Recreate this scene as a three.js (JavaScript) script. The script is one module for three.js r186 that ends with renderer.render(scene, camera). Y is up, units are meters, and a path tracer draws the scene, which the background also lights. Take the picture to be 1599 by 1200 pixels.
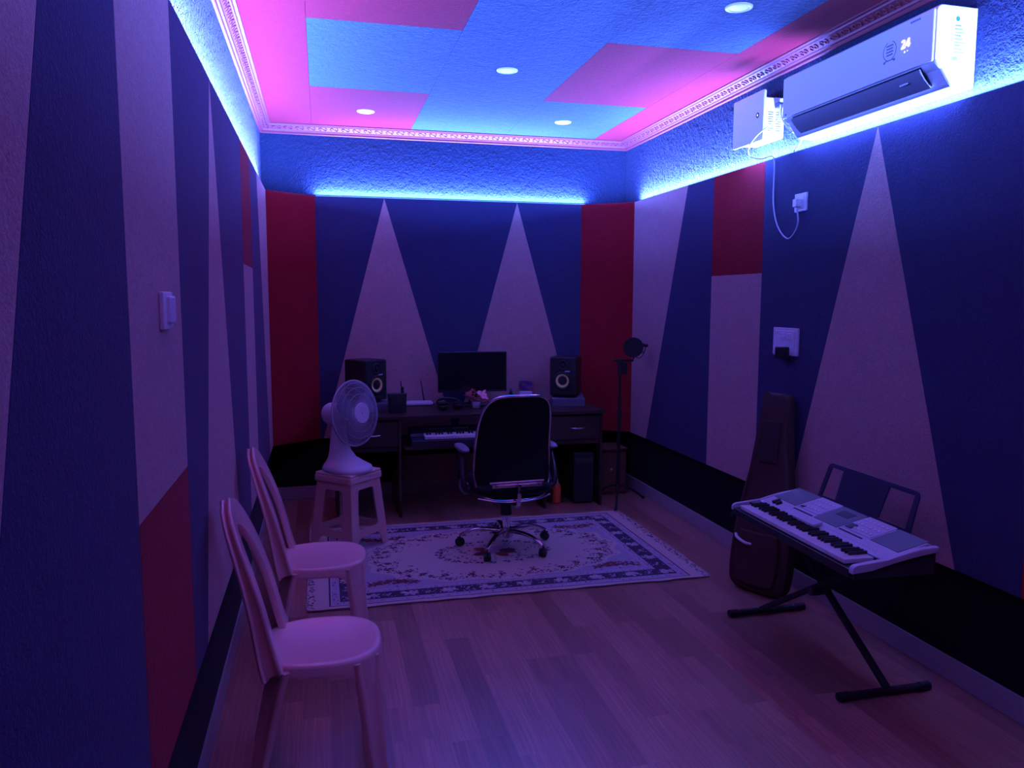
import * as THREE from 'three';
import { RoundedBoxGeometry } from 'three/addons/geometries/RoundedBoxGeometry.js';
import { mergeGeometries, mergeVertices } from 'three/addons/utils/BufferGeometryUtils.js';
import { RectAreaLightUniformsLib } from 'three/addons/lights/RectAreaLightUniformsLib.js';
import { FontLoader } from 'three/addons/loaders/FontLoader.js';
import { TextGeometry } from 'three/addons/geometries/TextGeometry.js';

// ---------------------------------------------------------------- camera, exposure, strip lights
const scene = new THREE.Scene();
scene.background = new THREE.Color(0x000000);
const camera = new THREE.PerspectiveCamera(2 * Math.atan(600 / 1221) * 180 / Math.PI, 1599 / 1200, 0.05, 40);
camera.position.set(0.3919, 1.6586, 6.6638);
camera.rotation.set(-0.1061, -0.2385, 0.0022, 'YXZ');
scene.add(camera);
const renderer = new THREE.WebGLRenderer({ antialias: true });
renderer.toneMapping = THREE.LinearToneMapping;
renderer.toneMappingExposure = 1.2;
renderer.shadowMap.enabled = true;

RectAreaLightUniformsLib.init();
const LED = new THREE.Color().setRGB(0.09, 0.165, 1.0);
const LED_POWER = 4300;                       // the strips are the only light in the room
const V = (x, y, z) => new THREE.Vector3(x, y, z);
function stripLight(a, b, toWall, tilt, power = 1) {   // a narrow light along a..b that faces up, tilted by tilt towards toWall
  const X = b.clone().sub(a), len = X.length(); X.normalize();
  const out = V(0, 1, 0).multiplyScalar(Math.cos(tilt)).addScaledVector(toWall, Math.sin(tilt));
  const Z = out.clone().negate(), Y = Z.clone().cross(X);
  const l = new THREE.RectAreaLight(LED, LED_POWER * power, len, 0.01);
  l.position.copy(a).add(b).multiplyScalar(0.5);
  l.quaternion.setFromRotationMatrix(new THREE.Matrix4().makeBasis(X, Y, Z));
  scene.add(l);
}
const STRIP_Y = 2.5035;
// the strips lie on the panel ledge and shine upwards, turned a little to the room
const strips = [
  [V(-0.026, STRIP_Y, 0.36), V(-0.026, STRIP_Y, 6.6), V(1, 0, 0), 0.8],
  [V(3.026, STRIP_Y, 0.36), V(3.026, STRIP_Y, 6.6), V(-1, 0, 0)],
  [V(0.37, STRIP_Y, 0.024), V(2.66, STRIP_Y, 0.024), V(0, 0, 1)],
];
for (const [a, b, room, power = 1] of strips) stripLight(a, b, room, 0.2, power);

// ---------------------------------------------------------------- helpers
let seed = 7;
const rnd = () => { seed = (seed * 1664525 + 1013904223) >>> 0; return seed / 4294967296; };
const names = {};
function numbered(n) { const k = names[n] = (names[n] ?? -1) + 1; return k ? n + '_' + String(k).padStart(3, '0') : n; }
function mesh(name, geo, mat, parent = scene) {
  const m = new THREE.Mesh(geo, mat); m.name = parent === scene ? numbered(name) : name;
  m.castShadow = m.receiveShadow = true; parent.add(m); return m;
}
function thing(name, label, category, pos = [0, 0, 0], turn = 0, group) {
  const g = new THREE.Group(); g.name = numbered(name); g.position.set(...pos); g.rotation.y = turn;
  g.userData = { label, category }; if (group) g.userData.group = group; scene.add(g); return g;
}
function tag(o, label, category, group) { Object.assign(o.userData, { label, category }); if (group) o.userData.group = group; return o; }
function struct(name, geo, mat, label) { const m = mesh(name, geo, mat); m.name = name; m.userData.kind = 'structure'; m.userData.label = label; m.userData.category = name.split('_')[0]; return m; }
function triUV(g, s = 1) {                    // uv in metres / s from the dominant axis of each face
  g = g.index ? g.toNonIndexed() : g; const p = g.attributes.position, uv = new Float32Array(p.count * 2);
  const a = V(), b = V(), c = V();
  for (let i = 0; i < p.count; i += 3) {
    a.fromBufferAttribute(p, i); b.fromBufferAttribute(p, i + 1); c.fromBufferAttribute(p, i + 2);
    const n = b.clone().sub(a).cross(c.clone().sub(a)); const ax = Math.abs(n.x), ay = Math.abs(n.y), az = Math.abs(n.z);
    [a, b, c].forEach((q, k) => {
      let u, v; if (ay >= ax && ay >= az) { u = q.x; v = q.z; } else if (ax >= az) { u = q.z; v = q.y; } else { u = q.x; v = q.y; }
      uv[(i + k) * 2] = u / s; uv[(i + k) * 2 + 1] = v / s;
    });
  }
  g.setAttribute('uv', new THREE.BufferAttribute(uv, 2)); return g;
}
const box = (w, h, d, x = 0, y = 0, z = 0) => new THREE.BoxGeometry(w, h, d).translate(x, y, z);
const span = (x0, x1, y0, y1, z0, z1) => box(x1 - x0, y1 - y0, z1 - z0, (x0 + x1) / 2, (y0 + y1) / 2, (z0 + z1) / 2);
const rbox = (w, h, d, r, x = 0, y = 0, z = 0) => new RoundedBoxGeometry(w, h, d, 3, r).translate(x, y, z);
const rspan = (x0, x1, y0, y1, z0, z1, r = 0.004) => rbox(x1 - x0, y1 - y0, z1 - z0, r, (x0 + x1) / 2, (y0 + y1) / 2, (z0 + z1) / 2);
const cyl = (r0, r1, h, x = 0, y = 0, z = 0, n = 24) => new THREE.CylinderGeometry(r0, r1, h, n).translate(x, y, z);
function merge(list) { return mergeGeometries(list.map(g => { const q = g.index ? g.toNonIndexed() : g.clone(); for (const k of Object.keys(q.attributes)) if (!['position', 'normal', 'uv'].includes(k)) q.deleteAttribute(k); return q; })); }
function tube(pts, r, seg = 40, rad = 8, closed = false) { return new THREE.TubeGeometry(new THREE.CatmullRomCurve3(pts.map(p => V(...p)), closed), seg, r, rad, closed); }
function rod(a, b, r0, r1 = r0, n = 12) {
  const A = V(...a), B = V(...b), d = B.clone().sub(A), L = d.length();
  const g = new THREE.CylinderGeometry(r1, r0, L, n).translate(0, L / 2, 0);
  return g.applyQuaternion(new THREE.Quaternion().setFromUnitVectors(V(0, 1, 0), d.normalize())).translate(...a);
}
function loft(secs, caps = true) {            // secs: rings of the same number of Vector3, each ring closed
  const n = secs[0].length, pos = [], uv = [], idx = [];
  secs.forEach((s, i) => { for (let j = 0; j <= n; j++) { const p = s[j % n]; pos.push(p.x, p.y, p.z); uv.push(j / n, i / (secs.length - 1)); } });
  for (let i = 0; i < secs.length - 1; i++) for (let j = 0; j < n; j++) { const a = i * (n + 1) + j, b = a + n + 1; idx.push(a, b, a + 1, b, b + 1, a + 1); }
  if (caps) for (const [s, flip] of [[secs[0], true], [secs[secs.length - 1], false]]) {
    const c = pos.length / 3, m = V(); s.forEach(p => m.addScaledVector(p, 1 / n)); pos.push(m.x, m.y, m.z); uv.push(.5, .5);
    s.forEach(p => { pos.push(p.x, p.y, p.z); uv.push(0, 0); });
    for (let j = 0; j < n; j++) { const a = c + 1 + j, b = c + 1 + (j + 1) % n; flip ? idx.push(c, a, b) : idx.push(c, b, a); }
  }
  const g = new THREE.BufferGeometry(); g.setAttribute('position', new THREE.Float32BufferAttribute(pos, 3)); g.setAttribute('uv', new THREE.Float32BufferAttribute(uv, 2)); g.setIndex(idx); g.computeVertexNormals(); return g;
}
function cushion(a, b, T, ex = 4, warp = null, edge = 5, na = 56, nr = 12) {   // closed pad: outline superellipse a x b, thickness 2T along z
  const pos = [], idx = [], uv = [];
  const rings = [];
  for (let s = 0; s < 2; s++) for (let i = 0; i <= nr; i++) {
    const k = s ? nr - i : i, r = Math.sin(k / nr * Math.PI / 2), t = T * Math.pow(Math.max(0, 1 - Math.pow(r, edge)), .5) * (s ? -1 : 1);
    if (s && i === 0) continue; rings.push([r, t]);
  }
  rings.forEach(([r, t]) => { for (let j = 0; j <= na; j++) {
    const th = j / na * 2 * Math.PI, c = Math.cos(th), q = Math.sin(th);
    const p = V(r * a * Math.sign(c) * Math.pow(Math.abs(c), 2 / ex), r * b * Math.sign(q) * Math.pow(Math.abs(q), 2 / ex), t);
    if (warp) warp(p); pos.push(p.x, p.y, p.z); uv.push(p.x, p.y);
  } });
  for (let i = 0; i < rings.length - 1; i++) for (let j = 0; j < na; j++) { const A = i * (na + 1) + j, B = A + na + 1; idx.push(A, B, A + 1, B, B + 1, A + 1); }
  let g = new THREE.BufferGeometry(); g.setAttribute('position', new THREE.Float32BufferAttribute(pos, 3)); g.setIndex(idx);
  g = mergeVertices(g, 1e-5); g.computeVertexNormals();
  const p = g.attributes.position, u2 = new Float32Array(p.count * 2); for (let i = 0; i < p.count; i++) { u2[2 * i] = p.getX(i); u2[2 * i + 1] = p.getY(i); }
  g.setAttribute('uv', new THREE.BufferAttribute(u2, 2)); return g;
}
function poly(pts) { const s = new THREE.Shape(); pts.forEach((p, i) => i ? s.lineTo(...p) : s.moveTo(...p)); s.closePath(); return s; }
function extr(shape, depth, bevel = 0, opt = {}) { return new THREE.ExtrudeGeometry(shape, { depth: depth - 2 * bevel, bevelEnabled: bevel > 0, bevelThickness: bevel, bevelSize: bevel, bevelOffset: -bevel, bevelSegments: 2, curveSegments: 16, ...opt }).translate(0, 0, bevel); }

// ---------------------------------------------------------------- textures
function noiseGrid(n, cells, sd) {            // tileable value noise, n x n
  let s = sd; const R = () => { s = (s * 1664525 + 1013904223) >>> 0; return s / 4294967296; };
  const g = new Float32Array(cells * cells).map(R), out = new Float32Array(n * n), sm = t => t * t * (3 - 2 * t);
  for (let y = 0; y < n; y++) for (let x = 0; x < n; x++) {
    const fx = x / n * cells, fy = y / n * cells, ix = Math.floor(fx), iy = Math.floor(fy), a = sm(fx - ix), b = sm(fy - iy);
    const i1 = (ix + 1) % cells, j1 = (iy + 1) % cells;
    out[y * n + x] = (g[iy * cells + ix] * (1 - a) + g[iy * cells + i1] * a) * (1 - b) + (g[j1 * cells + ix] * (1 - a) + g[j1 * cells + i1] * a) * b;
  }
  return out;
}
function mix(n, layers) { const o = new Float32Array(n * n); let w = 0; layers.forEach(([c, k, sd]) => { const g = noiseGrid(n, c, sd); for (let i = 0; i < o.length; i++) o[i] += k * g[i]; w += k; }); return o.map(v => v / w); }
function texture(n, f, color) {               // f(i) -> [r, g, b] in 0..1
  const d = new Uint8Array(n * n * 4); for (let i = 0; i < n * n; i++) { const c = f(i); for (let k = 0; k < 3; k++) d[4 * i + k] = Math.max(0, Math.min(255, c[k] * 255)); d[4 * i + 3] = 255; }
  const t = new THREE.DataTexture(d, n, n); t.wrapS = t.wrapT = THREE.RepeatWrapping; t.magFilter = THREE.LinearFilter; t.minFilter = THREE.LinearMipmapLinearFilter; t.generateMipmaps = true;
  if (color) t.colorSpace = THREE.SRGBColorSpace; t.needsUpdate = true; return t;
}
const felt = mix(512, [[230, .5, 3], [90, .3, 5], [30, .12, 9], [7, .08, 11]]);
const feltBump = mix(512, [[256, .4, 21], [110, .4, 22], [50, .3, 23]]);
const rough = mix(512, [[26, .5, 31], [60, .4, 32], [140, .35, 33], [9, .35, 34]]);
const tFelt = texture(512, i => { const v = .90 + .22 * (felt[i] - .5); return [v, v, v]; }, true);
const tFeltBump = texture(512, i => { const v = feltBump[i]; return [v, v, v]; });
const tRough = texture(512, i => { const v = Math.pow(rough[i], 1.2); return [v, v, v]; });
const grain = (() => { const n = 512, a = noiseGrid(n, 64, 41), b = noiseGrid(n, 16, 42), c = noiseGrid(n, 128, 43), o = new Float32Array(n * n);
  const at = (g, x, y) => g[(((y % n) + n) % n) * n + (((x % n) + n) % n)];
  for (let y = 0; y < n; y++) for (let x = 0; x < n; x++) { const wob = Math.floor(14 * at(b, x >> 1, y)); o[y * n + x] = .45 * at(a, x * 2 + wob, y >> 4) + .3 * at(c, x * 2 + wob, y >> 3) + .25 * at(b, x, y >> 1); } return o; })();
const tGrain = texture(512, i => { const v = .72 + .32 * (grain[i] - .3); return [v, v * .97, v * .94]; }, true);

// ---------------------------------------------------------------- materials
const lin = (r, g, b) => new THREE.Color().setRGB(r, g, b);
const std = (c, roughness = .6, metalness = 0, extra = {}) => new THREE.MeshPhysicalMaterial({ color: lin(...c), roughness, metalness, ...extra });
const carpet = (c, coarse = false) => std(c, .95, 0, { map: tFelt, bumpMap: coarse ? tRough : tFeltBump, bumpScale: coarse ? .010 : .0018, sheen: .4, sheenRoughness: .5, sheenColor: lin(.6, .6, .65), specularIntensity: .25 });
const RED = [.38, .013, .024], NAVY = [.062, .064, .145], BEIGE = [.66, .39, .36];
const M = {
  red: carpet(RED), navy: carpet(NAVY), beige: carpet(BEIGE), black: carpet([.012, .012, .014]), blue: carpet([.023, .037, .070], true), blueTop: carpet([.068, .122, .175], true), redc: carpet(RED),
  plaster: std([.23, .034, .038], .55), skirt: std([.42, .36, .36], .35), white: std([.78, .78, .78], .35), acWhite: std([.66, .66, .66], .28),
  chairPlastic: std([.88, .53, .47], .3, 0, { clearcoat: .5, clearcoatRoughness: .16 }), stool: std([.74, .45, .38], .4), fanWhite: std([.78, .72, .74], .3),
  chrome: std([.8, .8, .82], .07, 1), darkChrome: std([.3, .3, .32], .25, 1), leather: std([.004, .004, .005], .5, 0, { specularIntensity: .35 }), blackPlastic: std([.011, .011, .013], .4), blackMatte: std([.010, .010, .011], .75),
  deskWood: std([.060, .030, .024], .42, 0, { map: tGrain }), boxWood: std([.22, .075, .05], .5, 0, { map: tGrain }), grey: std([.16, .16, .18], .6), silver: std([.62, .62, .66], .35), darkGrey: std([.03, .03, .035], .5),
  whiteKey: std([.8, .78, .74], .25), blackKey: std([.008, .008, .009], .3), screen: std([.006, .006, .008], .2), cone: std([.92, .74, .22], .5), rubber: std([.015, .015, .015], .6),
  bag: std([.055, .013, .013], .85), bagDark: std([.03, .008, .008], .85), cable: std([.75, .75, .75], .45), orange: std([.85, .11, .03], .4), pink: std([.95, .36, .38], .7, 0, { side: THREE.DoubleSide }), green: std([.05, .12, .04], .7, 0, { side: THREE.DoubleSide }),
  label: std([.12, .16, .22], .6), labelBlue: std([.02, .13, .45], .5), foam: std([.10, .10, .14], .9), arm: std([.20, .20, .24], .45), wire: std([.46, .44, .48], .35), blade: std([.30, .32, .42], .25, 0, { transmission: .45, thickness: 0 }),
  glass: std([.95, .95, .97], .06, 0, { transmission: 1, thickness: .03, ior: 1.5 }), restPlastic: std([.03, .03, .06], .3),
  digits: new THREE.MeshStandardMaterial({ color: 0x000000, emissive: lin(1, .78, .5), emissiveIntensity: 2.2 }),
  ledGlow: new THREE.MeshStandardMaterial({ color: lin(.2, .2, .2), emissive: lin(.1, .42, 1), emissiveIntensity: 1.6 }),
  ledBoard: std([.5, .5, .5], .5), door: std([.25, .16, .11], .5, 0, { map: tGrain }),
};

// ---------------------------------------------------------------- room
const XL = 0, XR = 3, LW = -0.05, RW = 3.05, H1 = 2.495, HB = 0.515, HS = 0.108, HC = 3.05, ZE = 7.0, TH = 0.15, CUT = .5;
const floor = struct('floor', span(LW - TH, RW + TH, -.2, -.013, -TH, ZE + TH), M.deskWood, 'brown laminate floor of narrow planks laid lengthwise');
{ // planks
  const cols = 28, w = (RW - LW) / cols, tones = [[.68, .335, .25], [.52, .245, .175], [.80, .41, .31], [.59, .28, .205], [.74, .37, .275]].map(c => std(c, .36, 0, { map: tGrain, clearcoat: .9, clearcoatRoughness: .28 }));
  floor.material = tones[3];
  const cache = {};
  const geo = (len, v) => cache[len.toFixed(2) + v] ??= (() => { const g = triUV(box(w - .0004, .012, len - .0004)); const uv = g.attributes.uv; for (let i = 0; i < uv.count; i++) { uv.setXY(i, uv.getX(i) * 1.6 + v * .23, uv.getY(i) * .55 + v * .37); } return g; })();
  for (let c = 0; c < cols; c++) {
    let z = 0, first = true;
    while (z < ZE - .01) {
      let len = first ? .3 + .15 * Math.floor(rnd() * 5) : .9; first = false; if (ZE - z - len < .12) len = ZE - z; len = Math.round(len * 20) / 20;
      const m = mesh('plank', geo(len, Math.floor(rnd() * 4)), tones[Math.floor(rnd() * tones.length)], floor); m.position.set(LW + w * (c + .5), -.0065, z + len / 2); z += len;
    }
  }
}
const ceiling = struct('ceiling', span(LW - TH, RW + TH, HC + .012, HC + .2, -TH, ZE + TH), M.blackMatte, 'ceiling of red and blue carpet squares');
{
  const xs = [LW, .35, 1.137, 1.932, 2.715, RW], zs = [0, 1.222, 2.503, 3.785, 5.065, 6.345, ZE], g = .0008;
  for (const i of [0, 4]) mesh('ceiling_panel', triUV(span(xs[i] + g, xs[i + 1] - g, HC, HC + .012, 0, ZE), CUT), M.redc, ceiling);   // red borders
  for (let j = 0; j < zs.length - 1; j++) for (let i = 1; i < 4; i++) {
    const red = (i === 1 && j % 2 === 0) || (i === 3 && j % 2 === 1);
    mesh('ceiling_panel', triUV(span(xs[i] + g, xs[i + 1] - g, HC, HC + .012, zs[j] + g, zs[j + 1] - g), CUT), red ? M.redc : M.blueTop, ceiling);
  }
}
const wallL = struct('wall_left', triUV(span(LW - TH, LW, -.013, HC + .012, -TH, ZE + TH), CUT), M.blue, 'left wall covered in slanted carpet panels');
const wallR = struct('wall_right', triUV(span(RW, RW + TH, -.013, HC + .012, -TH, ZE + TH), CUT), M.blue, 'right wall covered in slanted carpet panels');
const wallB = struct('wall_back', triUV(span(LW, RW, -.013, HC + .012, -TH, 0), CUT), M.blue, 'back wall with two pale triangles between red corner panels');
const wallF = struct('wall_front', triUV(span(LW, RW, -.013, HC + .012, ZE, ZE + TH), CUT), M.blue, 'end wall with the door');
function sidePanels(wall, side, list) {       // list: [material, [[z, y] ...]] drawn on the wall plane
  for (const [m, pts] of list) {
    const g = extr(poly(pts), .05, .002);     // shape x = z, y = y, extruded along +z
    const p = g.attributes.position; for (let i = 0; i < p.count; i++) { const a = p.getX(i), b = p.getY(i), c = p.getZ(i); side < 0 ? p.setXYZ(i, LW + c, b, a) : p.setXYZ(i, RW - c, b, a); }
    if (side < 0) { const t = p.array; for (let i = 0; i < p.count; i += 3) for (let c = 0; c < 3; c++) { const k = t[3 * i + 3 + c]; t[3 * i + 3 + c] = t[3 * i + 6 + c]; t[3 * i + 6 + c] = k; } }   // the mapping mirrors: turn the faces round
    g.computeVertexNormals(); mesh('carpet_panel', triUV(g, CUT), m, wall);
  }
}
const T = H1, B = HB;
sidePanels(wallR, 1, [
  [M.beige, [[.33, B], [.665, B], [1.335, T], [.33, T]]],
  [M.navy, [[.665, B], [1.725, B], [1.725, T], [1.335, T]]],
  [M.beige, [[1.725, B], [2.357, B], [2.357, 1.829], [1.725, 1.829]]],
  [M.red, [[1.725, 1.829], [2.357, 1.829], [2.357, T], [1.725, T]]],
  [M.navy, [[2.357, B], [2.725, B], [3.335, T], [2.357, T]]],
  [M.beige, [[2.725, B], [3.96, B], [3.335, T]]],
  [M.navy, [[3.96, B], [4.285, B], [4.285, T], [3.335, T]]],
  [M.red, [[4.285, B], [4.92, B], [4.92, 1.17], [4.285, 1.17]]],
  [M.beige, [[4.285, 1.17], [4.92, 1.17], [4.92, T], [4.285, T]]],
  [M.navy, [[4.92, B], [5.9, B], [5.2, T], [4.92, T]]],
  [M.beige, [[5.9, B], [6.65, B], [6.65, T], [5.2, T]]],
]);
sidePanels(wallL, -1, [
  [M.beige, [[.33, B], [.665, B], [1.2, T], [.33, T]]],
  [M.navy, [[.665, B], [1.72, B], [1.72, T], [1.2, T]]],
  [M.beige, [[1.72, B], [2.29, B], [2.29, 1.85], [1.72, 1.85]]],
  [M.red, [[1.72, 1.85], [2.29, 1.85], [2.29, T], [1.72, T]]],
  [M.navy, [[2.29, B], [2.85, B], [3.42, T], [2.29, T]]],
  [M.beige, [[2.85, B], [3.99, B], [3.42, T]]],
  [M.navy, [[3.99, B], [4.24, B], [4.24, T], [3.42, T]]],
  [M.red, [[4.24, B], [4.875, B], [4.875, 1.172], [4.24, 1.172]]],
  [M.beige, [[4.24, 1.172], [4.875, 1.172], [4.875, T], [4.24, T]]],
  [M.navy, [[4.875, B], [5.9, B], [5.2, T], [4.875, T]]],
  [M.beige, [[5.9, B], [6.65, B], [6.65, T], [5.2, T]]],
]);
for (const [m, pts] of [
  [M.navy, [[.364, B], [.39, B], [.916, T], [.364, T]]],
  [M.beige, [[.39, B], [1.49, B], [.916, T]]],
  [M.navy, [[1.49, B], [1.50, B], [2.042, T], [.916, T]]],
  [M.beige, [[1.50, B], [2.595, B], [2.042, T]]],
  [M.navy, [[2.595, B], [2.621, B], [2.621, T], [2.042, T]]],
]) mesh('carpet_panel', triUV(extr(poly(pts), .05, .002), CUT), m, wallB);
for (const pts of [[[0, .33], [.364, .05], [.364, 0], [LW, 0], [LW, .33]], [[3, .33], [2.621, .05], [2.621, 0], [RW, 0], [RW, .33]]]) {
  const g = extr(poly(pts.map(([x, z]) => [x, -z])), H1 - HB, .002).rotateX(-Math.PI / 2).translate(0, HB, 0);
  mesh('carpet_panel', triUV(g, CUT), M.red, wallB);
}
mesh('carpet_panel', triUV(span(LW + .05, 1.0, HB, H1, ZE - .05, ZE), CUT), M.navy, wallF);
mesh('carpet_panel', triUV(span(2.0, RW - .05, HB, H1, ZE - .05, ZE), CUT), M.navy, wallF);
mesh('black_carpet_band', triUV(span(LW, LW + .006, HS, HB - .002, .006, ZE), CUT), M.black, wallL);
mesh('black_carpet_band', triUV(span(RW - .006, RW, HS, HB - .002, .006, ZE), CUT), M.black, wallR);
mesh('black_carpet_band', triUV(span(LW, RW, HS, HB - .002, 0, .006), CUT), M.black, wallB);
struct('baseboard_left', rspan(LW, LW + .014, 0, HS, .014, ZE, .003), M.skirt, 'pale skirting along the left wall');
struct('baseboard_right', rspan(RW - .014, RW, 0, HS, .014, ZE, .003), M.skirt, 'pale skirting along the right wall');
struct('baseboard_back', rspan(LW, RW, 0, HS, 0, .014, .003), M.skirt, 'pale skirting along the back wall');
const door = struct('door_1', rspan(1.05, 1.95, 0, 2.1, ZE - .04, ZE - .001, .004), M.door, 'brown wooden door in the end wall');
mesh('door_handle', merge([rod([1.83, 1.02, ZE - .04], [1.83, 1.02, ZE - .09], .01), rod([1.83, 1.02, ZE - .085], [1.72, 1.02, ZE - .085], .01)]), M.chrome, door);

// painted cornice: stepped profile with a row of carved scrolls
const corn = [[0, 0], [.012, 0], [.016, .004], [.016, .018], [.026, .020], [.030, .030], [.062, .052], [.070, .054], [.074, .062], [.088, .064], [.088, .072], [0, .072]];
const scrollGeo = merge([new THREE.TorusGeometry(.012, .0036, 6, 14, Math.PI * 1.5).translate(-.018, 0, 0), new THREE.TorusGeometry(.012, .0036, 6, 14, Math.PI * 1.5).rotateZ(Math.PI).translate(.018, 0, 0)]);
function cornice(name, len, place, label) {
  const g = extr(poly(corn), len, 0).translate(0, HC - .072, 0);
  const c = struct(name, g, M.plaster, label); place(c);
  const n = Math.floor(len / .088);
  for (let i = 0; i < n; i++) { const s = mesh('scroll_ornament', scrollGeo, M.plaster, c); s.position.set(.049, HC - .072 + .040, (i + .5) * len / n); s.rotation.set(0, Math.PI / 2, 0); s.rotateX(.96); }
}
cornice('trim_1', ZE, c => c.position.set(LW, 0, 0), 'carved rose-brown cornice above the left wall');
cornice('trim_2', RW - LW - .004, c => { c.rotation.y = -Math.PI / 2; c.position.set(RW - .002, 0, 0); }, 'carved rose-brown cornice above the back wall');
cornice('trim_3', ZE, c => { c.rotation.y = Math.PI; c.position.set(RW, 0, ZE); }, 'carved rose-brown cornice above the right wall');

// LED strips on the ledge of the panels
const ledText = ['blue LED strip glowing on the ledge above the left wall panels', 'blue LED strip glowing on the ledge above the right wall panels, under the air conditioner', 'blue LED strip glowing along the top of the back wall panels'];
strips.forEach(([a, b], i) => {
  const t = thing('led_strip', ledText[i], 'LED strip', [(a.x + b.x) / 2, H1, (a.z + b.z) / 2]);
  const L = a.distanceTo(b), al = Math.abs(b.x - a.x) > 1;
  mesh('strip_board', al ? box(L, .003, .012, 0, .0018, 0) : box(.012, .003, L, 0, .0018, 0), M.ledBoard, t);
  mesh('glowing_strip', al ? box(L, .003, .010, 0, .0049, 0) : box(.010, .003, L, 0, .0049, 0), M.ledGlow, t);
});

// ---------------------------------------------------------------- downlights
for (const [x, z, l] of [[.745, .612, 'round white downlight in the pink red ceiling square at the back left'], [2.264, .632, 'round white downlight in the blue ceiling beside the red right border, nearest the back wall'], [1.522, 1.874, 'round white downlight in the blue middle of the ceiling'], [2.355, 3.14, 'round white downlight at the top edge of the photo, above the air conditioner side']]) {
  const t = thing('downlight', l, 'downlight', [x, HC, z], 0, 'ceiling downlights that are off');
  mesh('trim_ring', new THREE.LatheGeometry([[.046, 0], [.047, -.005], [.056, -.007], [.064, -.004], [.065, 0]].map(p => new THREE.Vector2(...p)), 40), M.white, t);
  mesh('diffuser', cyl(.047, .047, .004, 0, -.0022, 0, 40), M.white, t);
}

// ---------------------------------------------------------------- air conditioner on the right wall
{
  const t = thing('air_conditioner', 'white split air conditioner mounted on the right wall below the ceiling', 'air conditioner', [RW, 2.54, 3.305]);
  const z0 = -.545, z1 = .545, prof = new THREE.Shape();     // x out of the wall is negative
  prof.moveTo(0, .005); prof.lineTo(0, .322); prof.lineTo(-.17, .324); prof.quadraticCurveTo(-.196, .322, -.200, .298); prof.lineTo(-.200, .108); prof.quadraticCurveTo(-.190, .085, -.165, .072); prof.lineTo(-.128, .022); prof.quadraticCurveTo(-.115, 0, -.085, 0); prof.lineTo(-.012, 0); prof.closePath();
  mesh('body', extr(prof, z1 - z0, .010).translate(0, 0, z0), M.acWhite, t);
  mesh('front_panel', new RoundedBoxGeometry(.012, .208, 1.074, 4, .006).translate(-.203, .204, 0), M.acWhite, t);
  const slot = mesh('air_outlet', extr(poly([[-.192, .098], [-.168, .076], [-.130, .026], [-.134, .023], [-.172, .072], [-.197, .093]]), .92, 0).translate(0, 0, -.46), M.darkGrey, t);
  const fl = new THREE.Shape(); fl.moveTo(-.196, .092); fl.quadraticCurveTo(-.176, .058, -.140, .026); fl.lineTo(-.136, .019); fl.quadraticCurveTo(-.182, .050, -.201, .088); fl.closePath();
  const flap = mesh('louvre_flap', extr(fl, .925, .001).translate(-.002, -.005, -.4625), std([.20, .21, .25], .3), t);
  mesh('flap_tip', rbox(.004, .008, .05, .002, -.19, .05, .36), M.acWhite, flap);
  mesh('end_seam', span(-.2005, -.016, .0995, .1015, z1, z1 + .0006), M.label, t);
  for (let i = 0; i < 9; i++) mesh('printed_line', span(-.112, -.112 + .03 + .02 * ((i * 7) % 3) / 2, .24 - i * .013, .246 - i * .013 - (i % 3) * .001, z1, z1 + .0008), M.label, t);
  mesh('round_sticker', cyl(.010, .010, .0012, 0, 0, 0, 24).rotateX(Math.PI / 2).translate(-.10, .27, z1 + .0004), M.labelBlue, t);
  mesh('printed_code', span(-.118, -.092, .105, .120, z1, z1 + .0008), M.label, t);
  const font = await new FontLoader().loadAsync('fonts/droid/droid_sans_bold.typeface.json');
  const dg = new TextGeometry('24', { font, size: .036, depth: .0012, curveSegments: 4 }); dg.rotateY(-Math.PI / 2).translate(-.2100, .196, .355);
  mesh('temperature_digits', dg, M.digits, t);
  mesh('indicator_dot', new THREE.SphereGeometry(.004, 10, 8).scale(.3, 1, 1).translate(-.2096, .180, .378), M.digits, t);
  mesh('indicator_dot', new THREE.SphereGeometry(.0025, 10, 8).scale(.3, 1, 1).translate(-.2096, .181, .394), M.digits, t);
  // round seal printed on the front: two laurel arcs, a shield of lines and a ribbon
  const seal = [];
  for (const s of [-1, 1]) seal.push(new THREE.TorusGeometry(.040, .0016, 4, 24, 2.4).rotateZ(s > 0 ? -1.2 : Math.PI - 1.2));
  for (let i = 0; i < 4; i++) seal.push(box(.044 - .004 * (i % 2), .006, .0012, 0, .022 - i * .013, 0));
  seal.push(box(.050, .005, .0012, 0, -.040, 0), box(.012, .010, .0012, -.030, -.044, 0), box(.012, .010, .0012, .030, -.044, 0));
  mesh('printed_seal', merge(seal).rotateY(-Math.PI / 2).scale(.3, 1, 1).translate(-.2095, .212, .285), M.label, t);
  mesh('printed_mark', merge([0, 1, 2, 3, 4].map(i => box(.0006, .008, .009, -.2092, .290, .41 + i * .012))), M.label, t);
  mesh('printed_mark', new THREE.SphereGeometry(.009, 12, 8).scale(.1, .6, 1).translate(-.2092, .115, -.505), M.label, t);
}
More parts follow.
